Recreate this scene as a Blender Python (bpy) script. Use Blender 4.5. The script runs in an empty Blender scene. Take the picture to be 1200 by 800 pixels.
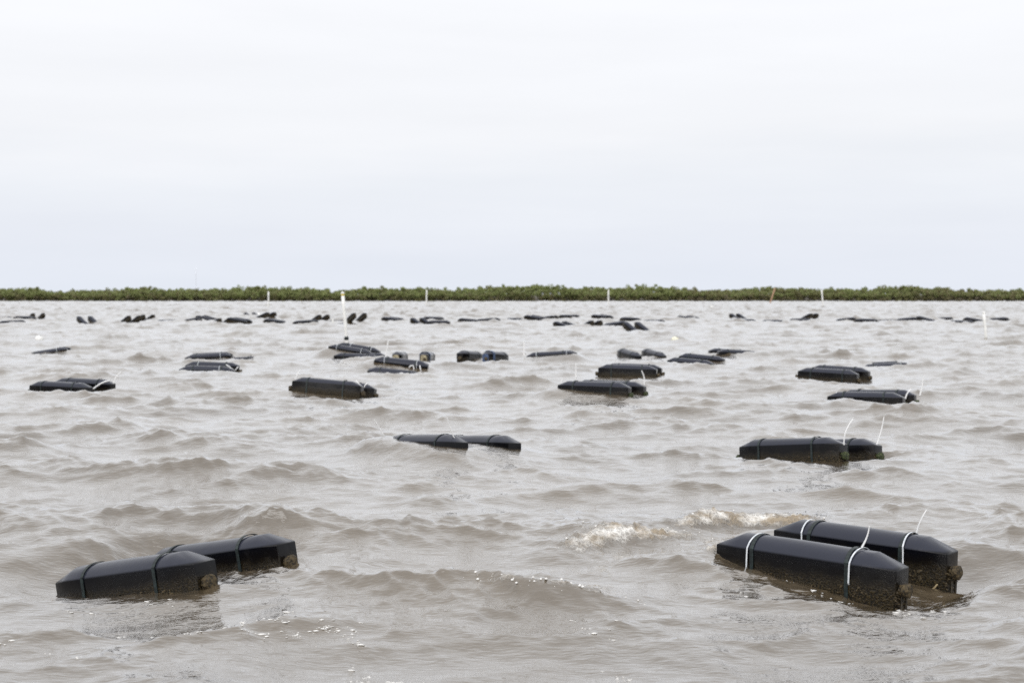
import bpy, bmesh, math, random
import numpy as np
from mathutils import Vector, Matrix, Euler

random.seed(7)
R = math.radians
scene = bpy.context.scene
COL = scene.collection

# ------------------------------------------------------------------ camera
CAM_H = 1.54                      # eye height above the mean water, metres
FPX = 1667.0                      # focal length in photo pixels (50 mm, 1200 px wide)
PITCH = math.atan(55 / FPX)
cam_d = bpy.data.cameras.new('camera')
cam_d.lens = 50; cam_d.sensor_width = 36
cam_d.clip_start = 0.1; cam_d.clip_end = 20000
cam_d.dof.use_dof = True; cam_d.dof.focus_distance = 8.6; cam_d.dof.aperture_fstop = 3.5
cam = bpy.data.objects.new('camera', cam_d); COL.objects.link(cam)
cam.location = (0, 0, CAM_H); cam.rotation_euler = (math.pi / 2 - PITCH, 0, 0)
scene.camera = cam

# ------------------------------------------------------------------ sky and light
SUN_EL, SUN_AZ = R(36), R(200)    # azimuth clockwise from +Y
world = bpy.data.worlds.new('World'); scene.world = world; world.use_nodes = True
nt = world.node_tree; N = nt.nodes; N.clear()
def wn(t, **k):
    n = N.new(t)
    for a, v in k.items(): setattr(n, a, v)
    return n
out = wn('ShaderNodeOutputWorld'); bg = wn('ShaderNodeBackground')
sky = wn('ShaderNodeTexSky', sky_type='NISHITA', sun_disc=False)
sky.sun_elevation = SUN_EL; sky.sun_rotation = SUN_AZ; sky.air_density = 1.5; sky.dust_density = 4
tc = wn('ShaderNodeTexCoord'); sep = wn('ShaderNodeSeparateXYZ')
nt.links.new(tc.outputs['Generated'], sep.inputs[0])
# overcast veil: colour by elevation, broken by soft stretched cloud bands
ramp = wn('ShaderNodeValToRGB')
e = ramp.color_ramp.elements
e[0].position = 0.0; e[0].color = (.800, .846, .932, 1)
e[1].position = 1.0; e[1].color = (1.4, 1.4, 1.42, 1)
for p, c in ((.035, (.822, .858, .935, 1)), (.075, (.855, .886, .945, 1)), (.11, (.915, .93, .97, 1)), (.20, (.955, .965, 1.0, 1)), (.42, (1.12, 1.13, 1.15, 1))):
    q = e.new(p); q.color = c
mp = wn('ShaderNodeMapping'); mp.inputs['Scale'].default_value = (2.2, 2.2, 17)
noi = wn('ShaderNodeTexNoise'); noi.inputs['Scale'].default_value = 1.6; noi.inputs['Detail'].default_value = 5; noi.inputs['Roughness'].default_value = .5
nt.links.new(tc.outputs['Generated'], mp.inputs[0]); nt.links.new(mp.outputs[0], noi.inputs['Vector'])
ab = wn('ShaderNodeMath', operation='ABSOLUTE'); nt.links.new(sep.outputs['Z'], ab.inputs[0])
ad = wn('ShaderNodeMath', operation='MULTIPLY_ADD'); ad.inputs[1].default_value = .06; ad.inputs[2].default_value = -.03
nt.links.new(noi.outputs['Fac'], ad.inputs[0])
sm = wn('ShaderNodeMath', operation='ADD'); nt.links.new(ab.outputs[0], sm.inputs[0]); nt.links.new(ad.outputs[0], sm.inputs[1])
nt.links.new(sm.outputs[0], ramp.inputs[0])
band = wn('ShaderNodeMapRange'); band.inputs['From Min'].default_value = .3; band.inputs['From Max'].default_value = .7
band.inputs['To Min'].default_value = .98; band.inputs['To Max'].default_value = 1.02
nt.links.new(noi.outputs['Fac'], band.inputs[0])
vm = wn('ShaderNodeVectorMath', operation='SCALE'); nt.links.new(ramp.outputs[0], vm.inputs[0]); nt.links.new(band.outputs[0], vm.inputs['Scale'])
sk = wn('ShaderNodeVectorMath', operation='SCALE'); sk.inputs['Scale'].default_value = .1; nt.links.new(sky.outputs[0], sk.inputs[0])
mix = wn('ShaderNodeMix', data_type='RGBA'); mix.inputs[0].default_value = .94
nt.links.new(sk.outputs[0], mix.inputs[6]); nt.links.new(vm.outputs[0], mix.inputs[7])
nt.links.new(mix.outputs[2], bg.inputs[0]); bg.inputs[1].default_value = 1.03
nt.links.new(bg.outputs[0], out.inputs[0])

sun_d = bpy.data.lights.new('sun', 'SUN'); sun_d.energy = 1.4; sun_d.angle = R(60); sun_d.color = (1, .98, .95)
sun = bpy.data.objects.new('sun', sun_d); COL.objects.link(sun)
sd = Vector((math.sin(SUN_AZ) * math.cos(SUN_EL), math.cos(SUN_AZ) * math.cos(SUN_EL), math.sin(SUN_EL)))
sun.rotation_euler = sd.to_track_quat('Z', 'Y').to_euler(); sun.location = (0, 0, 50)

vs = scene.view_settings
vs.view_transform = 'Standard'; vs.look = 'None'; vs.exposure = 0; vs.gamma = 1; vs.use_curve_mapping = False
scene.cycles.use_denoising = False
scene.cycles.max_bounces = 6

# ------------------------------------------------------------------ helpers
def ray(px, py):
    """direction of a photo pixel (1200 x 800)"""
    a = (px - 600) / FPX; b = (400 - py) / FPX
    c, s = math.cos(PITCH), math.sin(PITCH)
    return Vector((a, c + b * s, b * c - s))
def at_z(px, py, z=0.0):
    d = ray(px, py); t = (z - CAM_H) / d.z
    return Vector((0, 0, CAM_H)) + d * t
def at_y(px, py, y):
    d = ray(px, py); return Vector((0, 0, CAM_H)) + d * (y / d.y)

def tag(o, label=None, cat=None, group=None, kind=None):
    for k, v in (('label', label), ('category', cat), ('group', group), ('kind', kind)):
        if v: o[k] = v
    return o
def link(name, me, parent=None, mat=None):
    o = bpy.data.objects.new(name, me); COL.objects.link(o)
    if parent: o.parent = parent
    if mat and me and not me.materials: me.materials.append(mat)
    return o
def mesh_from(name, verts, faces, smooth=True, mat=None):
    me = bpy.data.meshes.new(name); me.from_pydata(verts, [], faces); me.update()
    if smooth: me.polygons.foreach_set('use_smooth', [True] * len(me.polygons))
    if mat: me.materials.append(mat)
    return me
def grid_mesh(name, V, quads, smooth=True):
    me = bpy.data.meshes.new(name)
    n, m = len(V), len(quads)
    me.vertices.add(n); me.vertices.foreach_set('co', np.ascontiguousarray(V, np.float32).ravel())
    me.loops.add(m * 4); me.loops.foreach_set('vertex_index', np.ascontiguousarray(quads, np.int32).ravel())
    me.polygons.add(m); me.polygons.foreach_set('loop_start', np.arange(0, m * 4, 4, dtype=np.int32))
    if smooth: me.polygons.foreach_set('use_smooth', np.ones(m, bool))
    me.update(calc_edges=True); me.validate()
    return me
def tube(points, radius, n=6, taper=None):
    """verts, faces of a capped tube along points"""
    V, Fc = [], []
    P = [Vector(p) for p in points]
    for i, p in enumerate(P):
        t = (P[min(i + 1, len(P) - 1)] - P[max(i - 1, 0)]).normalized()
        ref = Vector((0, 0, 1)) if abs(t.z) < .9 else Vector((1, 0, 0))
        u = t.cross(ref).normalized(); v = t.cross(u)
        r = radius * (taper[i] if taper else 1)
        for k in range(n):
            a = 2 * math.pi * k / n
            V.append(p + u * math.cos(a) * r + v * math.sin(a) * r)
    for i in range(len(P) - 1):
        for k in range(n):
            Fc.append((i * n + k, i * n + (k + 1) % n, (i + 1) * n + (k + 1) % n, (i + 1) * n + k))
    Fc.append(tuple(range(n))[::-1]); Fc.append(tuple((len(P) - 1) * n + k for k in range(n)))
    return V, Fc
def join(parts):
    V, Fc = [], []
    for v, f in parts:
        o = len(V); V += list(v); Fc += [tuple(i + o for i in q) for q in f]
    return V, Fc

def mat(name, base=(.5, .5, .5), rough=.5, spec=.5, ior=1.5):
    m = bpy.data.materials.new(name); m.use_nodes = True
    b = m.node_tree.nodes['Principled BSDF']
    b.inputs['Base Color'].default_value = (*base, 1); b.inputs['Roughness'].default_value = rough
    b.inputs['Specular IOR Level'].default_value = spec; b.inputs['IOR'].default_value = ior
    return m, m.node_tree, b
def nd(t, typ, **k):
    n = t.nodes.new(typ)
    for a, v in k.items():
        if a.startswith('i_'): n.inputs[a[2:].replace('_', ' ')].default_value = v
        else: setattr(n, a, v)
    return n

# ------------------------------------------------------------------ materials
def water_material():
    m, t, b = mat('murky_water', (.2, .15, .11), .03, .5, 1.62)
    b.inputs['Specular Tint'].default_value = (.90, .945, 1.0, 1)
    b.inputs['Coat Weight'].default_value = 1; b.inputs['Coat IOR'].default_value = 1.6; b.inputs['Coat Roughness'].default_value = .04
    L = t.links.new
    co = nd(t, 'ShaderNodeTexCoord')
    def noise(sc, sx, det, rot):
        mp = nd(t, 'ShaderNodeMapping'); mp.inputs['Scale'].default_value = (sc * sx, sc, sc); mp.inputs['Rotation'].default_value = (0, 0, rot)
        n = nd(t, 'ShaderNodeTexNoise', i_Scale=1.0, i_Detail=det, i_Roughness=.55)
        L(co.outputs['Object'], mp.inputs[0]); L(mp.outputs[0], n.inputs['Vector']); return n
    n1 = noise(4.0, .5, 3, .25); n2 = noise(15, .55, 3, -.2); n3 = noise(52, .3, 2, .1)
    b1 = nd(t, 'ShaderNodeBump', i_Strength=1.0, i_Distance=.019); L(n1.outputs['Fac'], b1.inputs['Height'])
    b2 = nd(t, 'ShaderNodeBump', i_Strength=1.0, i_Distance=.0065); L(n2.outputs['Fac'], b2.inputs['Height']); L(b1.outputs[0], b2.inputs['Normal'])
    b3 = nd(t, 'ShaderNodeBump', i_Strength=1.0, i_Distance=.0042); L(n3.outputs['Fac'], b3.inputs['Height']); L(b2.outputs[0], b3.inputs['Normal'])
    # silt clouds in the water
    s = noise(.35, 1, 4, .4)
    cr = nd(t, 'ShaderNodeValToRGB'); el = cr.color_ramp.elements
    el[0].position = .35; el[0].color = (.084, .063, .038, 1); el[1].position = .68; el[1].color = (.116, .089, .056, 1)
    L(s.outputs['Fac'], cr.inputs[0])
    # foam
    fo = nd(t, 'ShaderNodeAttribute', attribute_name='foam')
    fn = noise(13, .55, 8, 1.2); fn.inputs['Roughness'].default_value = .7
    v = nd(t, 'ShaderNodeTexVoronoi', i_Scale=34.0, feature='DISTANCE_TO_EDGE'); L(co.outputs['Object'], v.inputs['Vector'])
    vr = nd(t, 'ShaderNodeMapRange'); vr.inputs['From Max'].default_value = .22; vr.inputs['To Min'].default_value = .12; vr.inputs['To Max'].default_value = -.05; L(v.outputs['Distance'], vr.inputs[0])
    ad = nd(t, 'ShaderNodeMath', operation='ADD'); L(fn.outputs['Fac'], ad.inputs[0]); L(vr.outputs[0], ad.inputs[1])
    ma = nd(t, 'ShaderNodeMath', operation='MULTIPLY_ADD'); L(fo.outputs['Fac'], ma.inputs[0]); ma.inputs[1].default_value = 1.1; L(ad.outputs[0], ma.inputs[2])
    mr = nd(t, 'ShaderNodeMapRange'); mr.inputs['From Min'].default_value = 1.27; mr.inputs['From Max'].default_value = 1.66; L(ma.outputs[0], mr.inputs[0])
    gate = nd(t, 'ShaderNodeMath', operation='MULTIPLY'); gr = nd(t, 'ShaderNodeMapRange'); gr.inputs['From Max'].default_value = .12; L(fo.outputs['Fac'], gr.inputs[0])
    L(mr.outputs[0], gate.inputs[0]); L(gr.outputs[0], gate.inputs[1])
    mc = nd(t, 'ShaderNodeMix', data_type='RGBA'); L(gate.outputs[0], mc.inputs[0]); L(cr.outputs[0], mc.inputs[6])
    fc = nd(t, 'ShaderNodeValToRGB'); fe = fc.color_ramp.elements
    fe[0].position = .40; fe[0].color = (.30, .24, .165, 1); fe[1].position = .60; fe[1].color = (.74, .72, .68, 1)
    fn2 = noise(9, .7, 6, .7); L(fn2.outputs['Fac'], fc.inputs[0]); L(fc.outputs[0], mc.inputs[7])
    L(mc.outputs[2], b.inputs['Base Color'])
    rr = nd(t, 'ShaderNodeMapRange'); rr.inputs['To Min'].default_value = .03; rr.inputs['To Max'].default_value = .55; L(gate.outputs[0], rr.inputs[0]); L(rr.outputs[0], b.inputs['Roughness'])
    fb = nd(t, 'ShaderNodeBump', i_Strength=.8, i_Distance=.012); L(gate.outputs[0], fb.inputs['Height']); L(b3.outputs[0], fb.inputs['Normal'])
    L(fb.outputs[0], b.inputs['Normal']); L(fb.outputs[0], b.inputs['Coat Normal'])
    cw = nd(t, 'ShaderNodeMath', operation='SUBTRACT'); cw.inputs[0].default_value = .95; cw.use_clamp = True; L(gate.outputs[0], cw.inputs[1]); L(cw.outputs[0], b.inputs['Coat Weight'])
    return m
M_WATER = water_material()

def plastic_material():
    """black moulded plastic, sky sheen painted on top, brown biofilm and barnacles low on the sides"""
    m, t, b = mat('black_float_plastic', (.012, .012, .014), .3, .19)
    L = t.links.new
    co = nd(t, 'ShaderNodeTexCoord'); sp = nd(t, 'ShaderNodeSeparateXYZ'); L(co.outputs['Object'], sp.inputs[0])
    n = nd(t, 'ShaderNodeTexNoise', i_Scale=9.0, i_Detail=5.0); L(co.outputs['Object'], n.inputs['Vector'])
    mm = nd(t, 'ShaderNodeMath', operation='MULTIPLY_ADD'); L(n.outputs['Fac'], mm.inputs[0]); mm.inputs[1].default_value = -.09; L(sp.outputs['Z'], mm.inputs[2])
    roof_sheen = nd(t, 'ShaderNodeMapRange'); roof_sheen.inputs['From Min'].default_value = -.006; roof_sheen.inputs['From Max'].default_value = .006; L(sp.outputs['Z'], roof_sheen.inputs[0])   # bluish sky sheen painted into the roof colour, sides left black
    dc = nd(t, 'ShaderNodeMix', data_type='RGBA'); L(roof_sheen.outputs[0], dc.inputs[0]); dc.inputs[6].default_value = (.0028, .0031, .005, 1); dc.inputs[7].default_value = (.030, .033, .047, 1)
    mr = nd(t, 'ShaderNodeMapRange'); mr.inputs['From Min'].default_value = -.11; mr.inputs['From Max'].default_value = -.20; L(mm.outputs[0], mr.inputs[0])
    fine = nd(t, 'ShaderNodeTexNoise', i_Scale=95.0, i_Detail=3.0); L(co.outputs['Object'], fine.inputs['Vector'])
    cr = nd(t, 'ShaderNodeValToRGB'); el = cr.color_ramp.elements
    el[0].position = .38; el[0].color = (.007, .0055, .0035, 1); el[1].position = .74; el[1].color = (.060, .043, .018, 1)
    L(fine.outputs['Fac'], cr.inputs[0])
    film = nd(t, 'ShaderNodeMapRange'); film.inputs['From Min'].default_value = -.05; film.inputs['From Max'].default_value = -.14; film.inputs['To Max'].default_value = .55
    L(mm.outputs[0], film.inputs[0])
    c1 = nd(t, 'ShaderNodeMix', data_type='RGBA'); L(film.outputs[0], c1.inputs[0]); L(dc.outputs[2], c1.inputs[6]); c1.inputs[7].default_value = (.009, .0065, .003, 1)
    sa = nd(t, 'ShaderNodeTexNoise', i_Scale=14.0, i_Detail=9.0, i_Roughness=.75); L(co.outputs['Object'], sa.inputs['Vector'])
    sam = nd(t, 'ShaderNodeMapRange'); sam.inputs['From Min'].default_value = .56; sam.inputs['From Max'].default_value = .78; sam.inputs['To Max'].default_value = .3; L(sa.outputs['Fac'], sam.inputs[0])
    c1b = nd(t, 'ShaderNodeMix', data_type='RGBA'); L(sam.outputs[0], c1b.inputs[0]); L(c1.outputs[2], c1b.inputs[6]); c1b.inputs[7].default_value = (.03, .03, .032, 1)
    c2 = nd(t, 'ShaderNodeMix', data_type='RGBA'); L(mr.outputs[0], c2.inputs[0]); L(c1b.outputs[2], c2.inputs[6]); L(cr.outputs[0], c2.inputs[7])
    # salt marks and scuffs
    sc = nd(t, 'ShaderNodeTexNoise', i_Scale=3.2, i_Detail=8.0, i_Roughness=.7); L(co.outputs['Object'], sc.inputs['Vector'])
    sr = nd(t, 'ShaderNodeMapRange'); sr.inputs['From Min'].default_value = .42; sr.inputs['From Max'].default_value = .75; sr.inputs['To Min'].default_value = .12; sr.inputs['To Max'].default_value = .24
    L(sc.outputs['Fac'], sr.inputs[0])
    ro = nd(t, 'ShaderNodeMath', operation='MULTIPLY_ADD'); L(mr.outputs[0], ro.inputs[0]); ro.inputs[1].default_value = .25; L(sr.outputs[0], ro.inputs[2])
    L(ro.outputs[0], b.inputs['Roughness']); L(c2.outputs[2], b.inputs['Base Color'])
    hb = nd(t, 'ShaderNodeMath', operation='MULTIPLY'); L(fine.outputs['Fac'], hb.inputs[0]); L(mr.outputs[0], hb.inputs[1])
    bu = nd(t, 'ShaderNodeBump', i_Strength=1.0, i_Distance=.012); L(hb.outputs[0], bu.inputs['Height'])
    b2 = nd(t, 'ShaderNodeBump', i_Strength=.25, i_Distance=.02); L(sc.outputs['Fac'], b2.inputs['Height']); L(bu.outputs[0], b2.inputs['Normal'])
    L(b2.outputs[0], b.inputs['Normal'])
    return m
M_PLASTIC = plastic_material()
def speckled(name, c0, c1, scale, rough=.7, dist=.006):
    m, t, b = mat(name, c0, rough, .4); L = t.links.new
    co = nd(t, 'ShaderNodeTexCoord'); n = nd(t, 'ShaderNodeTexNoise', i_Scale=scale, i_Detail=4.0); L(co.outputs['Object'], n.inputs['Vector'])
    cr = nd(t, 'ShaderNodeValToRGB'); el = cr.color_ramp.elements
    el[0].position = .38; el[0].color = (*c0, 1); el[1].position = .66; el[1].color = (*c1, 1); L(n.outputs['Fac'], cr.inputs[0]); L(cr.outputs[0], b.inputs['Base Color'])
    bu = nd(t, 'ShaderNodeBump', i_Strength=.8, i_Distance=dist); L(n.outputs['Fac'], bu.inputs['Height']); L(bu.outputs[0], b.inputs['Normal'])
    return m
M_FOUL = speckled('barnacle_growth', (.012, .009, .005), (.10, .072, .034), 60)
M_ALGAE = speckled('green_algae_plug', (.012, .018, .008), (.07, .085, .03), 55)
M_STRAP = speckled('dark_rubber_strap', (.006, .010, .011), (.018, .03, .03), 40, .5, .001)
M_TIE = speckled('white_nylon', (.76, .77, .78), (.88, .88, .88), 30, .35, .0005)
M_WIRE = speckled('fouled_wire', (.012, .010, .007), (.06, .045, .025), 60, .6, .003)
M_ROPE = speckled('tan_rope', (.20, .15, .08), (.36, .29, .17), 120, .8, .003)
M_PVC = speckled('white_pvc', (.78, .78, .76), (.88, .88, .86), 6, .4, .0005)
M_YELLOW = speckled('yellow_tape', (.62, .47, .06), (.78, .62, .12), 20, .4, .0005)
M_ORANGE = speckled('weathered_orange_stake', (.42, .24, .15), (.55, .35, .24), 5, .6, .002)
M_TAN = speckled('tan_bag_end', (.20, .17, .11), (.42, .37, .25), 24, .7, .004)
M_BLUE = speckled('blue_band', (.03, .05, .11), (.06, .10, .19), 20, .5, .001)
M_BUOY = speckled('white_buoy_foam', (.7, .7, .68), (.85, .85, .83), 14, .45, .001)
M_FLOAT_Y = speckled('pale_yellow_float', (.66, .64, .48), (.78, .77, .64), 14, .45, .001)
M_MAST = speckled('grey_lattice_mast', (.72, .75, .82), (.78, .81, .88), 3, .6, .001)
M_BUB = mat('foam_bubble', (.76, .75, .73), .3, .4, 1.33)[0]

# ------------------------------------------------------------------ the cages' poses (from the photograph)
POND_L, POND_S, CAP, RISE, W, WEND, SIDE = 1.10, .66, .150, .066, .235, .158, .235
# x, y, z of the shoulder plane, yaw, pitch, roll; freeboard left, right (shoulder above water)
POSE = {
 'NR': ((1.86, 8.10, .103, -39.8, 1.0, -.3), .07, .228),
 'NL': ((-1.925, 8.1, .018, -31.5, -11.4, 0), .085, .14),
 'MR': ((2.90, 13.79, .072, -42.6, -5.8, -5.6), .14, .19),
 'CC': ((-.58, 13.74, .115, -48.4, -4.2, -4.5), -.05, .06),
 'E': ((5.30, 20.9, .06, -29.6, -1.0, -.4), .19, .18),
 'F': ((5.91, 26.05, .141, -31.5, 1.8, 1.5), .10, .15),
 'G': ((-7.27, 23.51, .058, -17, 1, 1.5), .18, .18),
 'H': ((-6.18, 29.05, .056, 2, 1.3, 4.6), .13, .10),
 'I': ((-2.73, 21.92, .149, -12.5, 3.4, -6.8), .15, .19),
 'J': ((-3.86, 34.91, .213, -10.7, 9.1, 2), .03, .05),
 'K': ((-2.26, 28.29, .092, -4.6, 6.4, 15.9), .05, .06),
 'L': ((1.34, 21.06, .194, -24.3, .5, -2.1), .05, .14),
 'M': ((2.25, 26.94, .153, -14, 1, -1), .17, .14),
 'N': ((4.25, 32.79, .043, -30, 3.4, 6.1), .05, .05),
 'P': ((.93, 32.97, .156, -8, -4.1, -2), .02, .02),
}
def pose_matrix(p):
    x, y, z, a, b, c = p
    return Matrix.Translation((x, y, z)) @ Euler((R(c), R(b), R(a)), 'XYZ').to_matrix().to_4x4()

# ------------------------------------------------------------------ the water surface
rng = np.random.default_rng(11)
def wave_tile(n, size, lp, rms, lmin, lmax, ang, power, seed, expo=4.0):
    """one periodic patch of wind sea: height and horizontal displacement, as float32 arrays"""
    g = np.random.default_rng(seed)
    k1 = 2 * np.pi * np.fft.fftfreq(n, size / n)
    kx, ky = np.meshgrid(k1, k1, indexing='ij'); k = np.hypot(kx, ky); k[0, 0] = 1e-6
    kp = 2 * np.pi / lp
    th = np.arctan2(ky, kx) - ang
    D = np.abs(np.cos(th)) ** power * (np.cos(th) > 0) + .02
    S = k ** -expo * np.exp(-1.25 * (kp / k) ** 2) * D
    lam = 2 * np.pi / k
    S *= 1 / (1 + np.exp(-(lam - lmin) / (.12 * lmin))) * (lam < lmax)
    S[0, 0] = 0
    H = np.sqrt(S) * (g.normal(size=(n, n)) + 1j * g.normal(size=(n, n)))
    h = np.fft.ifft2(H).real; s = rms / h.std()
    dx = np.fft.ifft2(1j * kx / k * H).real; dy = np.fft.ifft2(1j * ky / k * H).real
    return [(a * s).astype(np.float32) for a in (h, dx, dy)] + [size, n]
WDIR = R(250)
T_A = wave_tile(1536, 31.0, 3.1, .042, .28, 9, WDIR, 4, 5, 4.9)
T_B = wave_tile(1280, 22.7, 1.2, .0185, .18, 6, WDIR + R(14), 3, 9, 4.4)
T_C = wave_tile(768, 6.3, .38, .0060, .09, .7, WDIR - R(8), 2, 21, 3.8)
T_D = wave_tile(768, 2.9, .15, .0019, .035, .2, WDIR + R(10), 1.5, 33, 3.5)
def sample(T, x, y, rot=0.0):
    h, dx, dy, size, n = T
    c, s = math.cos(rot), math.sin(rot)
    u = ((x * c + y * s) / size) % 1.0 * n; v = ((-x * s + y * c) / size) % 1.0 * n
    i = np.floor(u).astype(np.int32); j = np.floor(v).astype(np.int32); fu = (u - i).astype(np.float32); fv = (v - j).astype(np.float32)
    i %= n; j %= n; i2 = (i + 1) % n; j2 = (j + 1) % n
    def f(a): return (a[i, j] * (1 - fu) + a[i2, j] * fu) * (1 - fv) + (a[i, j2] * (1 - fu) + a[i2, j2] * fu) * fv
    H, X, Y = f(h), f(dx), f(dy)
    return H, X * c - Y * s, X * s + Y * c
def smooth(a, b, x): t = np.clip((x - a) / (b - a), 0, 1); return t * t * (3 - 2 * t)
# breaking and steep crests: photo pixel of the crest, half length, height, crest yaw, foam
CRESTS = [(722, 624, .62, .125, 34, 1.0), (868, 603, .68, .115, 14, 1.0), (655, 688, .50, .095, -12, .78), (985, 572, .55, .075, -18, .10),
          (330, 716, .30, .04, 8, 0), (232, 792, .2, .05, 0, .2), (560, 622, .6, .04, 4, 0)]
CR = []
for px, py, ln, ht, yw, fm in CRESTS:
    p = at_z(px, py, .06); CR.append((p.x, p.y, ln, ht, R(yw), fm))
POS_INV = []
for key, (p, fl, fr) in POSE.items():
    POS_INV.append((p[0], p[1], R(p[3]), R(p[4]), p[2], fl, fr, R(p[5])))
def surface(x, y):
    """displaced water surface for flat points x, y -> X, Y, Z, foam"""
    r = np.hypot(x, y)
    X = x.astype(np.float32).copy(); Y = y.astype(np.float32).copy()
    chop = 1.25
    h1, a1, b1 = sample(T_A, x, y); h2, a2, b2 = sample(T_B, x, y, .35)
    gain = 1 + .9 * smooth(35, 120, r); h2 = h2 * gain
    Z = h1 + h2; Z = Z + 2.3 * Z * Z - .004; DX = a1 + a2; DY = b1 + b2
    foam = np.zeros_like(Z)
    big = Z.copy()
    for cx, cy, ln, ht, yw, fm in CR:
        u = (x - cx) * math.cos(yw) + (y - cy) * math.sin(yw); v = -(x - cx) * math.sin(yw) + (y - cy) * math.cos(yw)
        v = v + .10 * np.sin(u * 5.1 + cx * 7) * ln + .12 * u * u / ln
        env = np.exp(-(u / ln) ** 2 * 1.3) * (.85 + .15 * np.sin(u * 9 + cy * 3))
        # steep face on the near side, long back behind
        prof = np.where(v < 0, np.exp(-(v / .13) ** 2), np.exp(-(v / .42) ** 2)) - .22 * np.exp(-((v + .34) / .25) ** 2)
        near = np.exp(-(u / (ln * 1.5)) ** 2 - (v / .7) ** 2)
        Z = Z * (1 - .6 * near) + ht * env * prof
        if fm:
            fz = np.exp(-(u / (ln * .95)) ** 6) * (np.where(v < -.05, np.exp(-((v + .05) / .15) ** 4), .66 + .34 * np.exp(-((v + .05) / .10) ** 2)) * np.exp(-(np.maximum(v, 0) / .5) ** 4) if fm > .9 else np.exp(-((v + .01) / .05) ** 2))
            foam = np.maximum(foam, fm * fz)
    c = sample(T_C, x, y, -.2); d = sample(T_D, x, y, .5)
    wC = 1 - smooth(50, 140, r); wD = 1 - smooth(8, 16, r)
    rip = (c[0] * wC + d[0] * wD) * np.clip(.75 + big * 7, .4, 1.9)
    for cx, cy, yw, pit, z, fl, fr, rol in POS_INV:
        u = (x - cx) * math.cos(yw) + (y - cy) * math.sin(yw); v = -(x - cx) * math.sin(yw) + (y - cy) * math.cos(yw)
        w = np.exp(-np.maximum(np.abs(u) - .52, 0) ** 2 / .12 - np.maximum(np.abs(v) - .47, 0) ** 2 / .10)
        if cy > 11: Z = Z * (1 - .55 * np.exp(-(u * u + v * v) / 3.2))
        f = np.clip(u / POND_L + .5, -.1, 1.1)
        tz = z - u * math.sin(pit) + np.clip(v, -.6, .6) * math.sin(rol) - (fl + (fr - fl) * f)
        near_c = 1 if z < 1 and cy < 12 else .5
        Z = Z * (1 - w) + (tz + .12 * big) * w
        DX *= 1 - .75 * w; DY *= 1 - .75 * w
        if cy < 9 and cx > 0: foam = np.maximum(foam, .95 * np.exp(-((u + .60) / .12) ** 2 - ((v + .36) / .13) ** 2))
        if cy < 9:   # churned water along the near floats
            foam = np.maximum(foam, .30 * w * (np.abs(np.abs(v) - POND_S / 2 - .0) < .19) * (np.abs(u) < .66))
    Z = Z + rip
    # boiling, lumpy foam
    if foam.any():
        lump = np.abs(sample(T_D, x * 1.3, y * 1.3, 1.1)[0]) * 3.5 + np.abs(sample(T_C, x * 2.2, y * 2.2, .8)[0]) * 1.8
        Z = Z + lump * smooth(.45, .95, foam)
    return X + chop * DX + .8 * c[1] * wC, Y + chop * DY + .8 * c[2] * wC, Z, foam

def build_water():
    th_d = np.radians(np.linspace(-30, 30, 1001)); side = np.radians(np.concatenate([np.geomspace(.08, 150, 70)])) + np.radians(30)
    th = np.concatenate([-side[::-1], th_d, side])       # -180 .. 180 degrees, fine ahead
    th2 = th[::2]
    r = [3.4]
    while r[-1] < 60: r.append(r[-1] * 1.00455)
    near = np.concatenate([[.4, 1.2, 2.0, 2.6, 3.0], r]); r2 = [near[-1]]
    while r2[-1] < 420: r2.append(r2[-1] + .27 + (r2[-1] - 60) * .0013)
    far = np.concatenate([r2, [470, 600, 900, 1500, 3000, 8000]])
    Vs, Qs, Fs, off = [], [], [], 0
    for rr, tt in ((near, th), (far, th2)):
        rg, tg = np.meshgrid(rr, tt, indexing='ij')
        x = (rg * np.sin(tg)).ravel(); y = (rg * np.cos(tg)).ravel()
        X, Y, Z, fm = surface(x, y)
        fade = 1 - smooth(430, 600, np.hypot(x, y))
        X = x + (X - x) * fade; Y = y + (Y - y) * fade; Z = Z * fade
        Vs.append(np.stack([X, Y, Z], 1)); Fs.append(fm)
        n, m = len(rr), len(tt)
        i = (np.arange(n - 1)[:, None] * m + np.arange(m - 1)[None]).ravel() + off
        Qs.append(np.stack([i, i + m, i + m + 1, i + 1], 1)[:, ::-1]); off += n * m
    V = np.concatenate(Vs); Q = np.concatenate(Qs); Fm = np.concatenate(Fs)
    me = grid_mesh('water', V, Q)
    at = me.attributes.new('foam', 'FLOAT', 'POINT'); at.data.foreach_set('value', Fm.astype(np.float32))
    o = link('water', me, None, M_WATER); tag(o, kind='structure')
    return o
water = build_water()
def wz(x, y):
    """water height near a point (undoes the sideways push once)"""
    X, Y, Z, _ = surface(np.array([x]), np.array([y]))
    X2, Y2, Z2, _ = surface(np.array([2 * x - float(X[0])]), np.array([2 * y - float(Y[0])]))
    return float(Z2[0])

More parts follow.
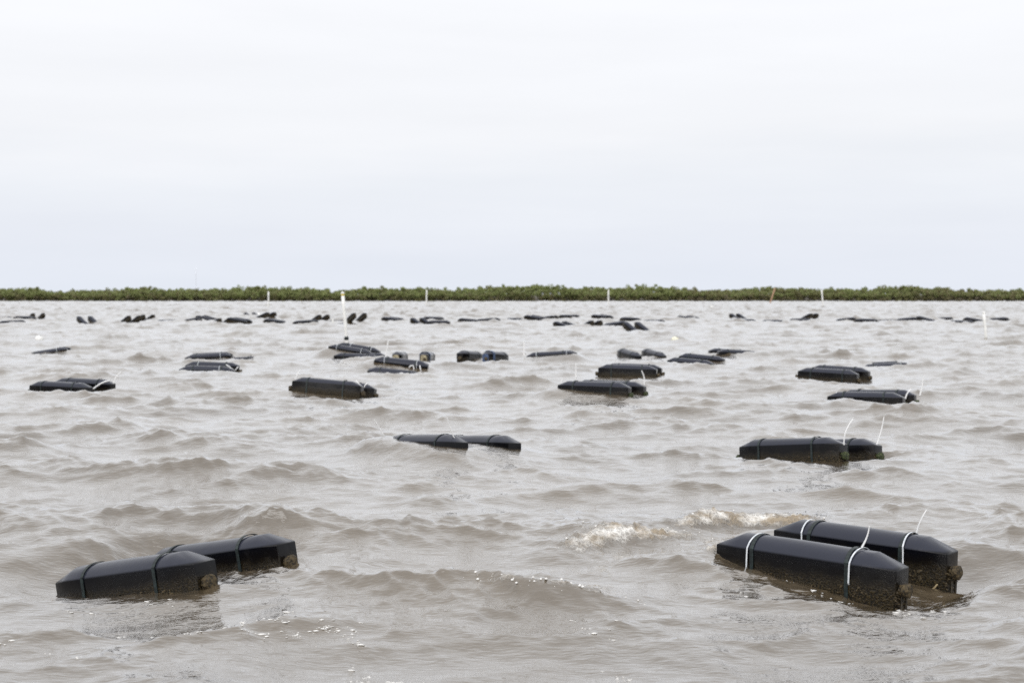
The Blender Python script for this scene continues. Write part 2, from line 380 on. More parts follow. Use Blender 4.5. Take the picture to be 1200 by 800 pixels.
# ------------------------------------------------------------------ far shore
def build_shore():
    xs = np.linspace(-900, 900, 181); ys = [318, 319.5, 322, 340, 600, 1500, 6000]
    V, Q = [], []
    for j, y in enumerate(ys):
        for x in xs:
            wob = 2.2 * math.sin(x * .043) + 1.3 * math.sin(x * .11 + 1)
            sc = 1 if y < 600 else y / 500
            V.append((x * sc, y + wob + 2, -.4 if j == 0 else (.12 if j == 1 else .3)))
    n = len(xs)
    for j in range(len(ys) - 1):
        for i in range(n - 1): Q.append((j * n + i, j * n + i + 1, (j + 1) * n + i + 1, (j + 1) * n + i))
    m = speckled('marsh_mud', (.045, .036, .024), (.09, .075, .05), .8, .9, .05)
    tag(link('marsh_ground', mesh_from('marsh_ground', V, Q), None, m), kind='structure')

    # mangrove thicket: leaf clumps along the bank, one unbroken mass
    g = np.random.default_rng(3)
    def prof(x):
        return 2.5 + .16 * np.sin(x * .031 + 1) + .24 * np.sin(x * .083 + .4) + .32 * np.sin(x * .21) + .22 * np.sin(x * .47 + 2) + .15 * np.sin(x * 1.1)
    ncl = 10500
    cx = g.uniform(-190, 190, ncl); dep = g.uniform(0, 1, ncl) ** 1.4 * 13
    top = prof(cx + dep * .7) * (.62 + .38 * smooth(0, 4, dep)) + g.normal(0, .16, ncl)
    tall = g.random(ncl) < .035; top = top + tall * g.uniform(.3, .9, ncl)
    cz = top * np.where(g.random(ncl) < .5, g.uniform(.8, 1.0, ncl), g.uniform(.12, .85, ncl))
    cy = 321.8 + 2.2 * np.sin(cx * .043) + 1.3 * np.sin(cx * .11 + 1) + dep
    cr = g.uniform(.3, .62, ncl)
    # tint: 0 dull brown (bare stems), 1 bright olive; patchy, browner toward the right and low
    patch = .5 + .5 * np.sin(cx * .16 + 1.3) * np.sin(cx * .053)
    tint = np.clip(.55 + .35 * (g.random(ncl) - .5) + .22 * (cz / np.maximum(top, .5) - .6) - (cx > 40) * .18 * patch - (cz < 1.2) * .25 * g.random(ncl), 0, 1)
    per = 30
    idx = np.repeat(np.arange(ncl), per); n = len(idx)
    d = g.normal(size=(n, 3)); d /= np.linalg.norm(d, axis=1)[:, None]
    rad = cr[idx] * g.uniform(.35, 1.0, n) ** .6
    P = np.stack([cx[idx], cy[idx], cz[idx]], 1) + d * rad[:, None] * np.array([1.15, 1.0, .85])
    P[:, 2] = np.maximum(P[:, 2], .15 + .2 * g.random(n))
    a = g.normal(size=(n, 3)); a /= np.linalg.norm(a, axis=1)[:, None]
    b = np.cross(a, g.normal(size=(n, 3))); b /= np.linalg.norm(b, axis=1)[:, None]
    s = g.uniform(.14, .27, n)[:, None]
    V = np.stack([P - a * s * 1.3, P + b * s * .6, P + a * s * 1.3, P - b * s * .6], 1).reshape(-1, 3)
    Qd = np.arange(n * 4).reshape(-1, 4)
    me = grid_mesh('mangrove_thicket', V, Qd, False)
    at = me.attributes.new('tint', 'FLOAT', 'POINT'); at.data.foreach_set('value', np.repeat(np.clip(tint[idx] + g.normal(0, .09, n), 0, 1), 4).astype(np.float32))
    m, t, bs = mat('mangrove_leaf', (.07, .09, .03), .5, .3); L = t.links.new
    fa = nd(t, 'ShaderNodeAttribute', attribute_name='tint'); crp = nd(t, 'ShaderNodeValToRGB'); el = crp.color_ramp.elements
    el[0].position = 0; el[0].color = (.19, .162, .115, 1); el[1].position = 1; el[1].color = (.32, .36, .14, 1)
    q = el.new(.35); q.color = (.23, .21, .105, 1); q = el.new(.62); q.color = (.225, .26, .10, 1)
    L(fa.outputs['Fac'], crp.inputs[0]); L(crp.outputs[0], bs.inputs['Base Color'])
    tr = nd(t, 'ShaderNodeBsdfTranslucent'); mxs = nd(t, 'ShaderNodeMixShader'); mxs.inputs[0].default_value = .4
    L(crp.outputs[0], tr.inputs[0]); L(bs.outputs[0], mxs.inputs[1]); L(tr.outputs[0], mxs.inputs[2]); L(mxs.outputs[0], t.nodes['Material Output'].inputs[0])
    tag(link('mangrove_thicket', me, None, m), 'low green mangrove thicket lining the whole far shore', 'thicket', kind='stuff')
    # stems and prop roots in the dark under the leaves
    parts = []
    for k in range(1500):
        x = random.uniform(-185, 185); y = 322.2 + 2.2 * math.sin(x * .043) + 1.3 * math.sin(x * .11 + 1) + random.uniform(0, 7)
        hgt = random.uniform(.8, 2.2); lx = random.uniform(-.5, .5)
        parts.append(tube([(x, y, .1), (x + lx * .4, y, hgt * .5), (x + lx, y + random.uniform(-.4, .4), hgt)], .035, 4, [1.2, 1, .5]))
    v, f = join(parts)
    ms = speckled('grey_stem', (.07, .06, .048), (.17, .15, .125), 4, .9, .01)
    tag(link('mangrove_stems', mesh_from('mangrove_stems', v, f), None, ms), 'bare grey stems standing in the mud under the shore thicket', 'stems', kind='stuff')
build_shore()

# ------------------------------------------------------------------ the float: one moulded pontoon
def roof_z(t):              # t in -1..1 across
    return RISE * max(0.0, 1 - abs(t) ** 2.3) ** .8
def pontoon_mesh(seed):
    rd = random.Random(seed)
    bm = bmesh.new()
    nr = 12
    xe, xr = POND_L / 2, POND_L / 2 - CAP
    xs = [-xr + 2 * xr * i / 8 for i in range(9)]
    rows = []
    for x in xs:
        row = []
        wob = rd.uniform(-.003, .003); zb = .004 * math.sin(x * 5 + seed)
        for i in range(nr + 1):
            t = -1 + 2 * i / nr
            row.append(bm.verts.new((x, t * (W / 2 + wob), roof_z(t) + zb * (1 - abs(t)))))
        rows.append(row)
    low = []                # side walls go down, drawn in a little
    for x in xs:
        low.append([bm.verts.new((x, s * W / 2 * .93, -SIDE)) for s in (-1, 1)])
    mid = []
    for x in xs:
        mid.append([bm.verts.new((x, s * (W / 2 * .985 + .004 * math.sin(x * 7 + seed + s)), -SIDE * .45)) for s in (-1, 1)])
    for a in range(len(xs) - 1):
        for i in range(nr): bm.faces.new((rows[a][i], rows[a + 1][i], rows[a + 1][i + 1], rows[a][i + 1]))
        for s, i in ((0, 0), (1, nr)):
            q = [rows[a][i], mid[a][s], mid[a + 1][s], rows[a + 1][i]]; bm.faces.new(q if s == 0 else q[::-1])
            q = [mid[a][s], low[a][s], low[a + 1][s], mid[a + 1][s]]; bm.faces.new(q if s == 0 else q[::-1])
        bm.faces.new((low[a][0], low[a][1], low[a + 1][1], low[a + 1][0]))
    for sx, a in ((-1, 0), (1, len(xs) - 1)):
        def F(q): bm.faces.new(q if sx > 0 else q[::-1])
        x = sx * xe
        c = [bm.verts.new((x, s * WEND / 2, -.008)) for s in (-1, 1)]
        m = [bm.verts.new((x, s * WEND / 2 * .985, -SIDE * .45)) for s in (-1, 1)]
        b = [bm.verts.new((x - sx * .012, s * WEND / 2 * .9, -SIDE)) for s in (-1, 1)]
        h = nr // 2
        for i in range(h): F((rows[a][i], c[0], rows[a][i + 1]))
        for i in range(h, nr): F((rows[a][i], c[1], rows[a][i + 1]))
        F((rows[a][h], c[0], c[1]))
        F((c[0], m[0], m[1], c[1])); F((m[0], b[0], b[1], m[1]))
        F((rows[a][0], mid[a][0], m[0], c[0])); F((mid[a][0], low[a][0], b[0], m[0]))
        F((rows[a][nr], c[1], m[1], mid[a][1])); F((mid[a][1], m[1], b[1], low[a][1]))
        F((low[a][0], low[a][1], b[1], b[0]))
    bmesh.ops.recalc_face_normals(bm, faces=bm.faces)
    bm.normal_update()
    ed = [e for e in bm.edges if len(e.link_faces) == 2 and e.calc_face_angle(0) > R(24)]
    bmesh.ops.bevel(bm, geom=ed, offset=.006, segments=3, profile=.6, affect='EDGES', clamp_overlap=True)
    me = bpy.data.meshes.new('pontoon'); bm.to_mesh(me); bm.free()
    me.polygons.foreach_set('use_smooth', [True] * len(me.polygons))
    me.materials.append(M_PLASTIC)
    try: me.set_sharp_from_angle(angle=R(40))
    except Exception: pass
    return me
PONTOON = [pontoon_mesh(k) for k in range(3)]

def band_mesh(name, width, off, thick, material, z_low=-SIDE, twist=0.0):
    """a flat band lying over roof and sides at x = 0"""
    pts = [(-W / 2 * .94 - off, z_low), (-W / 2 - off, -.10), (-W / 2 - off, -.012)]
    for i in range(15):
        t = -1 + 2 * i / 14; pts.append((t * (W / 2 + off * .9), roof_z(t) + off + .002))
    pts += [(W / 2 + off, -.012), (W / 2 + off, -.10), (W / 2 * .94 + off, z_low)]
    V, Fc = [], []
    cz = -.05
    n = len(pts)
    for i, (y, z) in enumerate(pts):
        d = Vector((y, z - cz)).normalized()
        xo = twist * math.sin(i / (n - 1) * math.pi) + twist * .4 * (i / (n - 1))
        for dx, o in ((-.5, 0), (.5, 0), (.5, thick), (-.5, thick)):
            V.append((xo + dx * width, y + d.x * o, z + d.y * o))
    for i in range(n - 1):
        for k in range(4): Fc.append((i * 4 + k, i * 4 + (k + 1) % 4, (i + 1) * 4 + (k + 1) % 4, (i + 1) * 4 + k))
    Fc += [(0, 1, 2, 3), tuple((n - 1) * 4 + k for k in (3, 2, 1, 0))]
    me = mesh_from(name, V, Fc, False, material)
    return me
STRAP = band_mesh('strap', .022, .0025, .004, M_STRAP, twist=.008)
M_BAND = speckled('grey_white_band', (.50, .54, .58), (.72, .74, .77), 30, .35, .0005)
TIE = band_mesh('zip_tie', .009, .0055, .0025, M_BAND, z_low=-.11, twist=-.012)

def plug_mesh(seed, material):
    """round drain plug with a rim, crusted with growth"""
    rd = random.Random(seed)
    prof = [(0, .028), (.018, .030), (.022, .038), (.050, .040), (.057, .034), (.059, .0)]
    V, Fc = [], []; n = 14
    for (x, r) in prof[:-1]:
        for k in range(n):
            a = 2 * math.pi * k / n; rr = r * (1 + rd.uniform(-.09, .1))
            V.append((x + rd.uniform(-.003, .003), rr * math.cos(a), rr * math.sin(a)))
    for i in range(len(prof) - 2):
        for k in range(n): Fc.append((i * n + k, i * n + (k + 1) % n, (i + 1) * n + (k + 1) % n, (i + 1) * n + k))
    V.append((.060, 0, 0)); c = len(V) - 1
    for k in range(n): Fc.append(((len(prof) - 2) * n + k, (len(prof) - 2) * n + (k + 1) % n, c))
    return mesh_from('drain_plug', V, Fc, False, material)
PLUG = [plug_mesh(1, M_FOUL), plug_mesh(2, M_FOUL)]; PLUG_G = plug_mesh(3, M_ALGAE)

def wire_cage_mesh():
    """bottom wire basket hanging under the two floats"""
    parts = []
    xe, ye, z0, z1 = POND_L / 2 - .02, POND_S / 2 + .06, -.236, -.52
    def bar(a, b, r=.006): parts.append(tube([a, b], r, 5))
    for z in (z0, (z0 + z1) / 2, z1):
        for s in (-1, 1):
            bar((-xe, s * ye, z), (xe, s * ye, z)); bar((s * xe, -ye, z), (s * xe, ye, z))
    for i in range(12):
        x = -xe + 2 * xe * i / 11
        bar((x, -ye, z1), (x, ye, z1), .004)
        for s in (-1, 1): bar((x, s * ye, z0), (x, s * ye, z1), .004)
    for j in range(8):
        y = -ye + 2 * ye * j / 7
        bar((-xe, y, z1), (xe, y, z1), .004)
        for s in (-1, 1): bar((s * xe, y, z0), (s * xe, y, z1), .004)
    for s in (-1, 1):                                  # hangers at the float ends
        for t in (-1, 1):
            for dy in (-.025, .03):
                bar((s * (POND_L / 2 + .012), t * POND_S / 2 + dy, -.11), (s * (POND_L / 2 + .004), t * POND_S / 2 + dy * 1.1, z1), .0075)
    v, f = join(parts)
    return mesh_from('wire_basket', v, f, True, M_WIRE)
WIRE = wire_cage_mesh()

def growth_mesh(seed, n):
    """barnacles and tufts crusting the lower sides of a float"""
    g = random.Random(seed); V, Fc = [], []
    for k in range(n):
        s = g.choice((-1, -1, 1)); x = g.uniform(-POND_L / 2 + .13, POND_L / 2 - .13); z = -.115 - abs(g.gauss(0, .05))
        if z < -.23: z = g.uniform(-.23, -.13)
        if g.random() < .22:
            sx = g.choice((-1, 1)); x = sx * (POND_L / 2 - .004); y = g.uniform(-WEND / 2, WEND / 2) * .9; nrm = Vector((sx, 0, 0))
        else:
            y = s * W / 2 * (1 - .07 * (-z / SIDE)); nrm = Vector((0, s, 0))
        r = g.uniform(.004, .012); u = nrm.cross(Vector((.1, .2, 1))).normalized(); v = nrm.cross(u)
        o = len(V); p = Vector((x, y, z)) - nrm * .004
        for a in range(5):
            an = a * 1.2566 + g.uniform(-.3, .3); rr = r * g.uniform(.7, 1.3); V.append(p + u * math.cos(an) * rr + v * math.sin(an) * rr)
        V.append(p + nrm * (r * g.uniform(.8, 1.7) + .004) + Vector((0, 0, -r * g.random())))
        Fc += [(o + a, o + (a + 1) % 5, o + 5) for a in range(5)]
    return mesh_from('barnacle_growth', V, Fc, False, M_FOUL)

def strip(points, width, thick, material, name='zip_tie'):
    """thin flat tail of a zip tie through points (tapers to the tip)"""
    P = [Vector(p) for p in points]; V, Fc = [], []; n = len(P)
    for i, p in enumerate(P):
        t = (P[min(i + 1, n - 1)] - P[max(i - 1, 0)]).normalized()
        u = t.cross(Vector((0, 1, .05))).normalized(); v = t.cross(u); w = width * (1 - .45 * i / (n - 1)) / 2
        for a, b in ((-w, -thick / 2), (w, -thick / 2), (w, thick / 2), (-w, thick / 2)): V.append(p + u * a + v * b)
    for i in range(n - 1):
        for k in range(4): Fc.append((i * 4 + k, i * 4 + (k + 1) % 4, (i + 1) * 4 + (k + 1) % 4, (i + 1) * 4 + k))
    Fc += [(3, 2, 1, 0), tuple((n - 1) * 4 + k for k in range(4))]
    return mesh_from(name, V, Fc, False, material)

GROWTH = [growth_mesh(k, 520) for k in range(2)]
NCAGE = [0]
def make_cage(M, label, group, near=False, straps=True, ties=(), tails=(), green=False, end_mats=None, wire=True):
    """M: matrix of the shoulder plane. ties: (front 0 / rear 1, x) white bands. tails: (front/rear, base pixel, tip pixel, bend)"""
    NCAGE[0] += 1; i = NCAGE[0]
    root = bpy.data.objects.new('oyster_cage', None); COL.objects.link(root); root.empty_display_size = .2
    root.matrix_world = M; tag(root, label, 'oyster cage', group)
    ps = []
    for q, sy in enumerate((-1, 1)):
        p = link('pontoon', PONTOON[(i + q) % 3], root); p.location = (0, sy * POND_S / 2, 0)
        if (i + q) % 2: p.rotation_euler = (0, 0, math.pi)
        flip = -1 if (i + q) % 2 else 1
        ps.append((p, flip))
        for sx in (-1, 1):
            pl = link('drain_plug', PLUG_G if green else PLUG[(i + q) % 2], p); pl.location = (sx * POND_L / 2, -.025 * flip, -.115); pl.rotation_euler = (random.uniform(0, 6), 0, 0 if sx > 0 else math.pi)
            if straps:
                st = link('strap', STRAP, p); st.location = (sx * (POND_L / 2 - CAP - .10 - random.uniform(0, .02)), 0, 0)
        if near:
            link('barnacle_growth', GROWTH[q], p)['kind'] = 'stuff'
        if end_mats and q == 0:
            pass
    for q, x in ties:
        p, fl = ps[q]; t = link('zip_tie', TIE, p); t.location = (x * fl, 0, 0); t.rotation_euler = (0, 0, random.uniform(-.06, .06))
    Mi = M.inverted()
    for q, b, tp, bend in tails:
        p, fl = ps[q]
        y = (M @ Vector((0, (-1, 1)[q] * POND_S / 2, 0))).y
        # depth of the base: where the pixel's column meets this float's axis
        ax = M.to_3x3() @ Vector((1, 0, 0)); c = M @ Vector((0, (-1, 1)[q] * POND_S / 2, .03))
        d = ray(*b); den = d.y * ax.x - d.x * ax.y
        sgm = (d.x * c.y - d.y * c.x) / den if abs(den) > 1e-6 else 0
        sgm = max(-POND_L / 2 - .02, min(POND_L / 2 + .02, sgm))
        yb = (c + ax * sgm).y
        P0 = at_y(*b, yb); P1 = at_y(*tp, yb - .03)
        pts = []
        for k in range(7):
            f = k / 6; v = P0.lerp(P1, f); v.x += bend * math.sin(f * math.pi) * (P1 - P0).length; pts.append(v)
        inv = (M @ p.matrix_basis).inverted()
        wd = .0105 if yb < 10 else yb / 1667 * 1.9
        link('zip_tie', strip([inv @ v for v in pts], wd, .004, M_TIE), p)
    if wire: link('wire_basket', WIRE, root)
    return root, ps

G_ROW = 'floating oyster cages'
def std(key, label, **k): return make_cage(pose_matrix(POSE[key][0]), label, G_ROW, **k)

root, ps = std('NR', 'large near oyster cage with two black pontoons and white zip ties, beside breaking foam', near=True,
    ties=[(0, -.325), (0, .30), (1, -.325), (1, .315)], tails=[(0, (1010, 641), (1019, 616), .06), (1, (1074, 624), (1086, 597), -.05)])
# tan rope from the rear float's plug down into the water
inv = (root.matrix_world).inverted()
pts = []
for k in range(9):
    f = k / 8; v = at_y(1111 + (1079 - 1111) * f, 667 + 33 * f + 5 * math.sin(f * 3.1), 8.02 - .12 * f); pts.append(inv @ v)
v, f = tube(pts, .006, 6); link('rope', mesh_from('rope', v, f, True, M_ROPE), root)
std('NL', 'large near oyster cage in the lower left, tilted, with dark straps and no white ties', near=True)
std('MR', 'oyster cage with bright green plugs and two long upright white ties, behind the breaking foam', near=True, green=True,
    tails=[(0, (989, 521), (1000, 490), -.10), (1, (1027, 522), (1036, 488), .03)])
std('CC', 'half-submerged oyster cage alone in the middle of the picture, two slanted white ties', near=True,
    tails=[(0, (453, 518), (438, 491), .03), (0, (535, 519), (524, 489), -.03)])
std('E', 'right-hand oyster cage with white ties at both ends, near the right edge', tails=[(0, (976, 467), (981, 459), -.1), (0, (1061, 467), (1068, 455), -.1), (1, (1078, 463), (1082, 441), .03)], green=True)
std('F', 'right-hand oyster cage with overlapping pontoons and no white ties')
root, ps = std('G', 'leftmost mid-distance oyster cage with a white rope looped between its pontoons', tails=[(1, (133, 449), (142, 435), -.12)], green=True)
inv = root.matrix_world.inverted()
pts = [inv @ at_y(107 + 22 * f, 457 - 11 * math.sin(f * 1.57), 23.2 + .2 * f) for f in [k / 8 for k in range(9)]]
v, f = tube(pts, .013, 5); link('rope', mesh_from('rope', v, f, True, M_TIE), root)
root, ps = std('H', 'oyster cage with white bands and white rope V, left of the tall pole', ties=[(1, -.29), (0, .27)])
inv = root.matrix_world.inverted()
pts = [inv @ at_y(a, b, 28.9) for a, b in ((265, 427), (270, 430.5), (275, 434.5), (277, 432), (279, 429.5))]
v, f = tube(pts, .011, 5); link('rope', mesh_from('rope', v, f, True, M_TIE), root)
root, ps = std('I', 'oyster cage seen broadside below the tall white pole, white tie at its left end', tails=[(0, (346, 444), (352, 433), -.06)])
inv = root.matrix_world.inverted()
pts = [inv @ at_y(a, b, 21.6) for a, b in ((417, 446), (421, 450), (426, 455), (428, 451), (431, 448.5))]
v, f = tube(pts, .010, 5); link('rope', mesh_from('rope', v, f, True, M_TIE), root)
std('J', 'oyster cage riding a wave at the foot of the tall white pole, several white bands', ties=[(0, -.33), (0, .30), (1, -.2), (1, .33)])
root, ps = std('K', 'rolled oyster cage with its front pontoon awash, white bands, right of the tall pole', ties=[(1, -.33), (1, .33)], tails=[(1, (452, 418), (455, 398), .0)])
inv = root.matrix_world.inverted()
for pp in (((479, 431), (481, 428.5), (484, 428), (485, 431), (484.5, 434.5)), ((492, 428), (492.5, 432), (494, 437))):
    v, f = tube([inv @ at_y(a, b, 27.8) for a, b in pp], .012, 5); link('rope', mesh_from('rope', v, f, True, M_TIE), root)
std('L', 'central oyster cage with a curved white tie at its right end', tails=[(0, (656, 449), (660, 443), 0), (1, (675, 445), (675, 425), 0), (1, (755, 451), (752, 434), .08)], green=True)
std('M', 'flat-topped oyster cage seen squarely broadside, just behind the cage with the curved tie', tails=[(1, (721, 428), (721, 419), 0)])
std('N', 'oyster cage whose grey front pontoon lies awash before the black rear one')
std('P', 'oyster cage arched on a wave with two thin white bands, right of the blue-ended cage', ties=[(0, -.33), (0, .37)], tails=[(0, (614, 417), (614, 399), 0)])

# cages placed on the water by photo pixel: (px, py of the waterline, yaw, pitch, roll, shoulder above water, label, extras)
def put(px, py, yaw, pitch, roll, up, label, group=G_ROW, **k):
    p = at_z(px, py, 0); z = wz(p.x, p.y)
    return make_cage(pose_matrix((p.x, p.y, z + up, yaw, pitch, roll)), label, group, **k)
MID = [
 (423, 420, -12, 2, 0, .00, 'awash grey oyster cage lying low in front of the cage at the tall white pole'),
 (860, 415, 12, 4, 0, .03, 'low oyster cage tailing off to the right, behind the one with the grey pontoon'),
 (245, 419, 8, -3, 0, .06, 'small oyster cage just behind the one with the white rope V'),
 (279, 418, 5, -4, 0, .0, 'nearly sunken oyster cage right behind the one with the white rope V'),
 (56, 413, 10, -10, 0, .02, 'oyster cage on the far left with its right end lifted by a wave'),
 (22, 428, 8, -2, 0, -.05, 'almost sunken oyster cage at the left edge, only a dark sliver showing'),
 (1037, 427, -8, -3, 0, .0, 'low oyster cage at the right with one white band, right end showing'),
]
for m in MID:
    put(*m, ties=[(0, .3)] if m[0] in (56, 1037, 245) else ())
# three cages seen nearly end-on, one float beside the other
def end_plate(material):
    V, Fc = [], []; n = 20
    for x, k in ((0, 1.0), (.016, 1.0), (.024, .86)):
        for i in range(n):
            a = 2 * math.pi * i / n; c, q = math.cos(a), math.sin(a)
            V.append((x, math.copysign(abs(c) ** .55, c) * WEND * .49 * k, -.105 + math.copysign(abs(q) ** .55, q) * .098 * k))
    for j in range(2):
        for i in range(n): Fc.append((j * n + i, j * n + (i + 1) % n, (j + 1) * n + (i + 1) % n, (j + 1) * n + i))
    Fc.append(tuple(2 * n + i for i in range(n))); Fc.append(tuple(range(n))[::-1])
    return mesh_from('end_plate', V, Fc, False, material)
root, ps = put(485, 421, 84, 3, 0, .15, 'oyster cage seen end-on, tan end plates and one blue band, right of the tall pole')
plate = end_plate(M_TAN)
for p, fl in ps:
    o = link('end_plate', plate, p); o.location = (-fl * (POND_L / 2 + .002), 0, 0); o.rotation_euler = (0, 0, math.pi if fl > 0 else 0)
BLUE = band_mesh('blue_band', .10, .004, .006, M_BLUE)
o = link('blue_band', BLUE, ps[0][0]); o.location = (-ps[0][1] * .36, 0, 0)
root, ps = put(566, 423, 66, 4, 0, .13, 'oyster cage seen end-on, dark left pontoon and blue-banded right pontoon')
o = link('blue_band', BLUE, ps[0][0]); o.location = (-ps[0][1] * .36, 0, 0)
plate_b = end_plate(M_BLUE); o = link('end_plate', plate_b, ps[0][0]); o.location = (-ps[0][1] * (POND_L / 2 + .002), 0, 0); o.rotation_euler = (0, 0, math.pi if ps[0][1] > 0 else 0)
put(752, 419, -70, 5, -1, .12, 'black oyster cage seen nearly end-on behind the squarely broadside cage')

G_FAR = 'oyster cages in the farthest row'
ORD = ['first', 'second', 'third', 'fourth', 'fifth', 'sixth', 'seventh', 'eighth', 'ninth', 'tenth', 'eleventh', 'twelfth', 'thirteenth', 'fourteenth', 'fifteenth', 'sixteenth', 'seventeenth', 'eighteenth', 'nineteenth']
TENS = {2: 'twenty', 3: 'thirty', 4: 'forty', 5: 'fifty', 6: 'sixty'}
def ordinal(n):
    if n < 20: return ORD[n - 1]
    t, u = divmod(n, 10)
    return TENS[t][:-1] + 'ieth' if u == 0 else TENS[t] + '-' + ORD[u - 1]
FAR = [
 (1, 373, -15, 0, 0, .05), (14, 379, -8, -3, 0, .03), (29, 375, 0, 2, 0, .06), (41, 374, -55, -35, 0, .16), (60, 375, 4, 0, 0, -.03), (104, 379, -50, 32, 0, .10), (122, 375, 0, 0, 0, -.03),
 (151, 379, -38, -46, 0, .14), (169, 375, -50, -22, 0, .12), (196, 376, 0, 0, 0, .02), (223, 377, 3, -9, 0, .06), (243, 375, -22, 13, 0, .16), (257, 379, -40, -24, 0, .10), (281, 379, -14, 9, 0, .10),
 (296, 370, -70, 20, 0, .06), (311, 374, -30, -20, 0, .11), (323, 379, 0, 8, 0, .06), (340, 375, 3, 0, 0, -.03), (358, 380, -10, -4, 0, .09), (373, 376, -38, -42, 0, .12), (398, 376, -5, 2, 0, .02), (394, 380, 4, -2, 0, -.02),
 (416, 379, -75, -42, 0, .16), (461, 376, -24, 6, 0, .14), (496, 380, -48, 50, 0, .16), (514, 381, -3, 0, 0, .03), (508, 376, -10, 2, 0, .08), (549, 377, 0, 6, 0, .03), (572, 378, -22, -4, 0, .11), (603, 375, 0, 0, 0, -.03),
 (628, 376, -30, 9, 0, .08), (642, 374, -22, -10, 0, .08), (667, 373, -70, 0, 0, .04), (665, 382, -40, 16, 0, .05), (690, 382, -45, -24, 0, .07), (706, 374, -50, 5, 0, .20), (739, 376, 4, 3, 0, .03), (721, 382, 4, -9, 0, .05),
 (748, 387, -82, 30, 0, .12), (765, 377, -70, 0, 0, .03), (807, 375, -84, 6, 0, .13), (836, 376, 2, -2, 0, .02), (867, 373, -70, 38, 0, .12), (873, 377, -3, -4, 0, .05), (906, 377, 3, 0, 0, .04), (938, 376, 0, 0, 0, .04),
 (946, 375, -45, -26, 0, .12), (991, 376, -20, -8, 0, .04), (1015, 378, -24, 0, 0, .06), (1040, 377, 4, -2, 0, .02), (1063, 376, -5, -6, 0, .05), (1086, 376, -22, 16, 0, .14), (1105, 375, -25, -3, 0, .05), (1127, 379, 3, 0, 0, .0),
 (1142, 377, -16, 10, 0, .13), (1170, 376, -14, -4, 0, .08)]
FAR.sort(key=lambda a: a[0])
for i, (px, py, yw, pt, rl, up) in enumerate(FAR):
    if abs(pt) > 26: pt = math.copysign(27, pt)
    if yw < -40: yw = -40 + (yw + 40) * .35
    look = 'tipped up on end' if abs(pt) > 26 else 'steeply tilted' if abs(pt) > 12 else 'nearly awash' if up < .04 else 'seen end-on' if abs(yw) > 60 else 'floating level'
    up += .075 if up >= .03 else .03
    if abs(pt) > 12: up -= .004 * abs(pt) - .02
    put(px, py, yw, pt, rl, up, f'tiny black oyster cage {look} in the farthest row, {ordinal(i + 1)} from the left', G_FAR, straps=False, wire=False)

# ------------------------------------------------------------------ poles, stakes and buoys
def pole(px_top, py_top, px_b, py_b, y, rad, label, material=M_PVC, kind='marker_pole', tape=None, collar=False):
    top = at_y(px_top, py_top, y); bot = at_y(px_b, py_b, y)
    root = bpy.data.objects.new(kind, None); COL.objects.link(root); root.location = bot
    tag(root, label, 'pole', 'marker poles in the water')
    ax = top - bot; low = -ax.normalized() * .8
    v, f = tube([low, Vector((0, 0, 0)), ax * .35 + Vector((rad * .2, 0, 0)), ax * .7, ax], rad, 10)
    link('shaft', mesh_from('shaft', v, f, True, material), root)
    v, f = tube([ax * 1.0, ax * 1.0 + ax.normalized() * .03, ax + ax.normalized() * .05], rad * 1.12, 10, [1, 1, .5]); link('cap', mesh_from('cap', v, f, True, material), root)
    if tape:
        for f0, f1 in ((.955, .99),):
            v, f = tube([ax * f0, ax * f1], rad * 1.06, 10); link('tape_band', mesh_from('tape_band', v, f, True, M_YELLOW), root)
    if collar:
        v, f = tube([ax * -.02, ax * .03, ax * .06], rad * 1.35, 10, [1, 1, .7]); link('collar', mesh_from('collar', v, f, True, M_STRAP), root)
    return root
pole(401.5, 344, 406, 397, 36.0, .043, 'tall white pole with yellow-taped top rising behind the floating cages', tape=M_YELLOW, collar=True)
pole(1153, 367, 1155.5, 397, 49, .052, 'short leaning white pole at the right before the farthest row')
pole(314.5, 342, 314.5, 360, 170, .085, 'distant white pole left of the tall yellow-topped one')
pole(500, 340, 499.5, 358, 200, .09, 'distant white pole against the shore, right of the tall yellow-topped one')
pole(713, 340, 713, 358, 195, .09, 'distant white pole against the shore near the centre right')
pole(963, 340, 964.5, 358, 195, .09, 'distant white pole against the shore, right of the leaning orange stake')
pole(908, 338, 902.5, 355, 240, .10, 'thin weathered orange stake leaning right against the far shore', M_ORANGE, 'leaning_stake')
pole(390, 375, 390.5, 381, 78, .05, 'very short white stub of a pole in the farthest row of cages')
pole(229.5, 312, 229.5, 347, 900, .16, 'faint thin mast standing far behind the shore thicket', M_MAST, 'radio_mast')

def buoy(px, py, r_px, label, material):
    p = at_z(px, py, 0); r = r_px * p.y / FPX
    root = bpy.data.objects.new('buoy', None); COL.objects.link(root); root.location = (p.x, p.y, wz(p.x, p.y)); tag(root, label, 'buoy', 'small marker buoys'); root.rotation_euler = (R(12), R(20), 0)
    prof = [(-.75, .35), (-.55, .75), (-.2, .98), (.2, 1.0), (.55, .8), (.8, .5), (.9, .22)]
    V, Fc = [], []; n = 14
    for z, q in prof:
        for k in range(n): V.append((r * q * math.cos(k * 2 * math.pi / n), r * q * math.sin(k * 2 * math.pi / n), z * r * .9 + r * .25))
    for i in range(len(prof) - 1):
        for k in range(n): Fc.append((i * n + k, i * n + (k + 1) % n, (i + 1) * n + (k + 1) % n, (i + 1) * n + k))
    Fc += [tuple(range(n))[::-1], tuple((len(prof) - 1) * n + k for k in range(n))]
    link('float_body', mesh_from('float_body', V, Fc, True, material), root)
    v, f = tube([(r * .25 * math.cos(a), 0, r * (.8 + .3 * math.sin(a))) for a in [k * math.pi / 6 for k in range(7)]], r * .09, 5)
    link('eye_ring', mesh_from('eye_ring', v, f, True, M_STRAP), root)
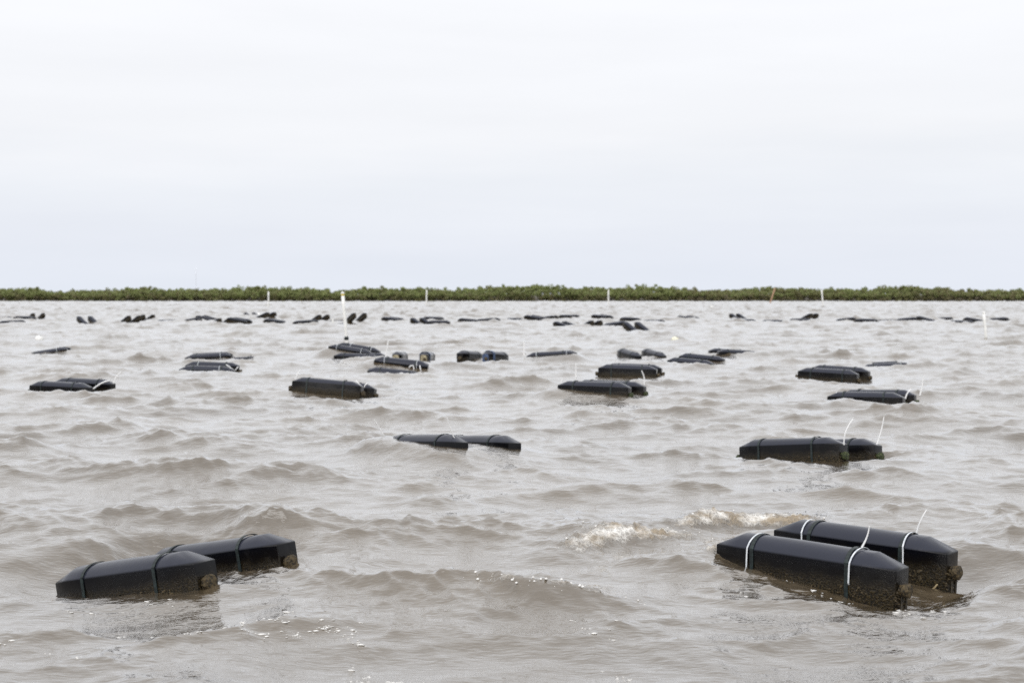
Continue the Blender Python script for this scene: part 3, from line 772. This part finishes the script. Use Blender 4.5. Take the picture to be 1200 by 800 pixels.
buoy(46, 398, 5.2, 'round white buoy above the lifted cage on the far left', M_BUOY)
buoy(303.5, 369.5, 3, 'small white buoy among the farthest cages, below the distant left pole', M_BUOY)
buoy(791, 398.5, 5, 'pale yellow buoy lying low in open water right of centre', M_FLOAT_Y)
buoy(834, 361.5, 1.8, 'tiny white buoy near the far shore right of centre', M_BUOY)

# ------------------------------------------------------------------ foam: bubbles and flecks riding on the water
def build_bubbles():
    g = random.Random(4); V, Fc = [], []
    ico = bmesh.new(); bmesh.ops.create_icosphere(ico, subdivisions=1, radius=1)
    iv = [v.co.copy() for v in ico.verts]; ifc = [tuple(v.index for v in f.verts) for f in ico.faces]; ico.free()
    pts = []
    def add(x, y, r, flat, st): pts.append((x, y, r, flat, st))
    for cx, cy, ln, ht, yw, fm in CR:            # froth on the crests
        if fm < .15: continue
        n = int(34 * fm) if fm > .9 else int(60 * fm)
        for k in range(n):
            u = g.uniform(-1, 1) * ln; v = (g.gauss(-.03, .11) if fm > .9 else g.gauss(0, .03)) - .12 * u * u / ln - .10 * math.sin(u * 5.1 + cx * 7) * ln
            add(cx + u * math.cos(yw) - v * math.sin(yw), cy + u * math.sin(yw) + v * math.cos(yw), min(.010, .0022 * math.exp(g.expovariate(1.7))), .7, 1)
    # bubbles drifting in streaks in the foreground: photo pixels of each streak
    for (x0, y0, x1, y1, n, sp) in ((10, 722, 230, 735, 26, 5), (200, 738, 330, 728, 24, 5), (290, 745, 420, 735, 30, 4), (370, 730, 430, 752, 14, 4), (395, 765, 520, 795, 26, 7), (455, 788, 560, 800, 14, 4),
                                    (690, 775, 800, 800, 18, 9), (610, 685, 700, 690, 46, 2.5), (640, 728, 760, 745, 8, 8), (0, 745, 120, 765, 8, 8), (840, 690, 900, 700, 5, 4),
                                    (890, 655, 1000, 698, 26, 4), (1085, 702, 1110, 712, 10, 3), (1040, 705, 1075, 716, 12, 3), (70, 700, 190, 700, 10, 3)):
        for k in range(int(n * .75)):
            f = g.random(); p = at_z(x0 + (x1 - x0) * f + g.gauss(0, sp), y0 + (y1 - y0) * f + g.gauss(0, sp * .6), 0)
            big = g.random() < .3
            add(p.x, p.y, g.uniform(.006, .011) if big else g.uniform(.003, .006), .35, g.uniform(1.3, 3.0))
            for q in range(g.randint(0, 3)): add(p.x + g.gauss(0, .018), p.y + g.gauss(0, .018), g.uniform(.002, .005), .5, 1.3)
    A = np.array([(a[0], a[1]) for a in pts]); X, Y, Z, _ = surface(A[:, 0], A[:, 1])
    for i, (x, y, r, fl, st) in enumerate(pts):
        o = len(V); an = g.uniform(-.5, .5)
        for c in iv:
            w = 1 + g.uniform(-.12, .12); q = Vector((c.x * r * st * w, c.y * r * w, c.z * r * fl))
            V.append((X[i] + q.x * math.cos(an) - q.y * math.sin(an), Y[i] + q.x * math.sin(an) + q.y * math.cos(an), Z[i] + q.z + r * fl * .25))
        Fc += [tuple(k + o for k in f) for f in ifc]
    o = link('foam_bubbles', mesh_from('foam_bubbles', V, Fc, True, M_BUB)); tag(o, 'white foam bubbles strewn over wave crests and the near water', 'foam', kind='stuff')
build_bubbles()
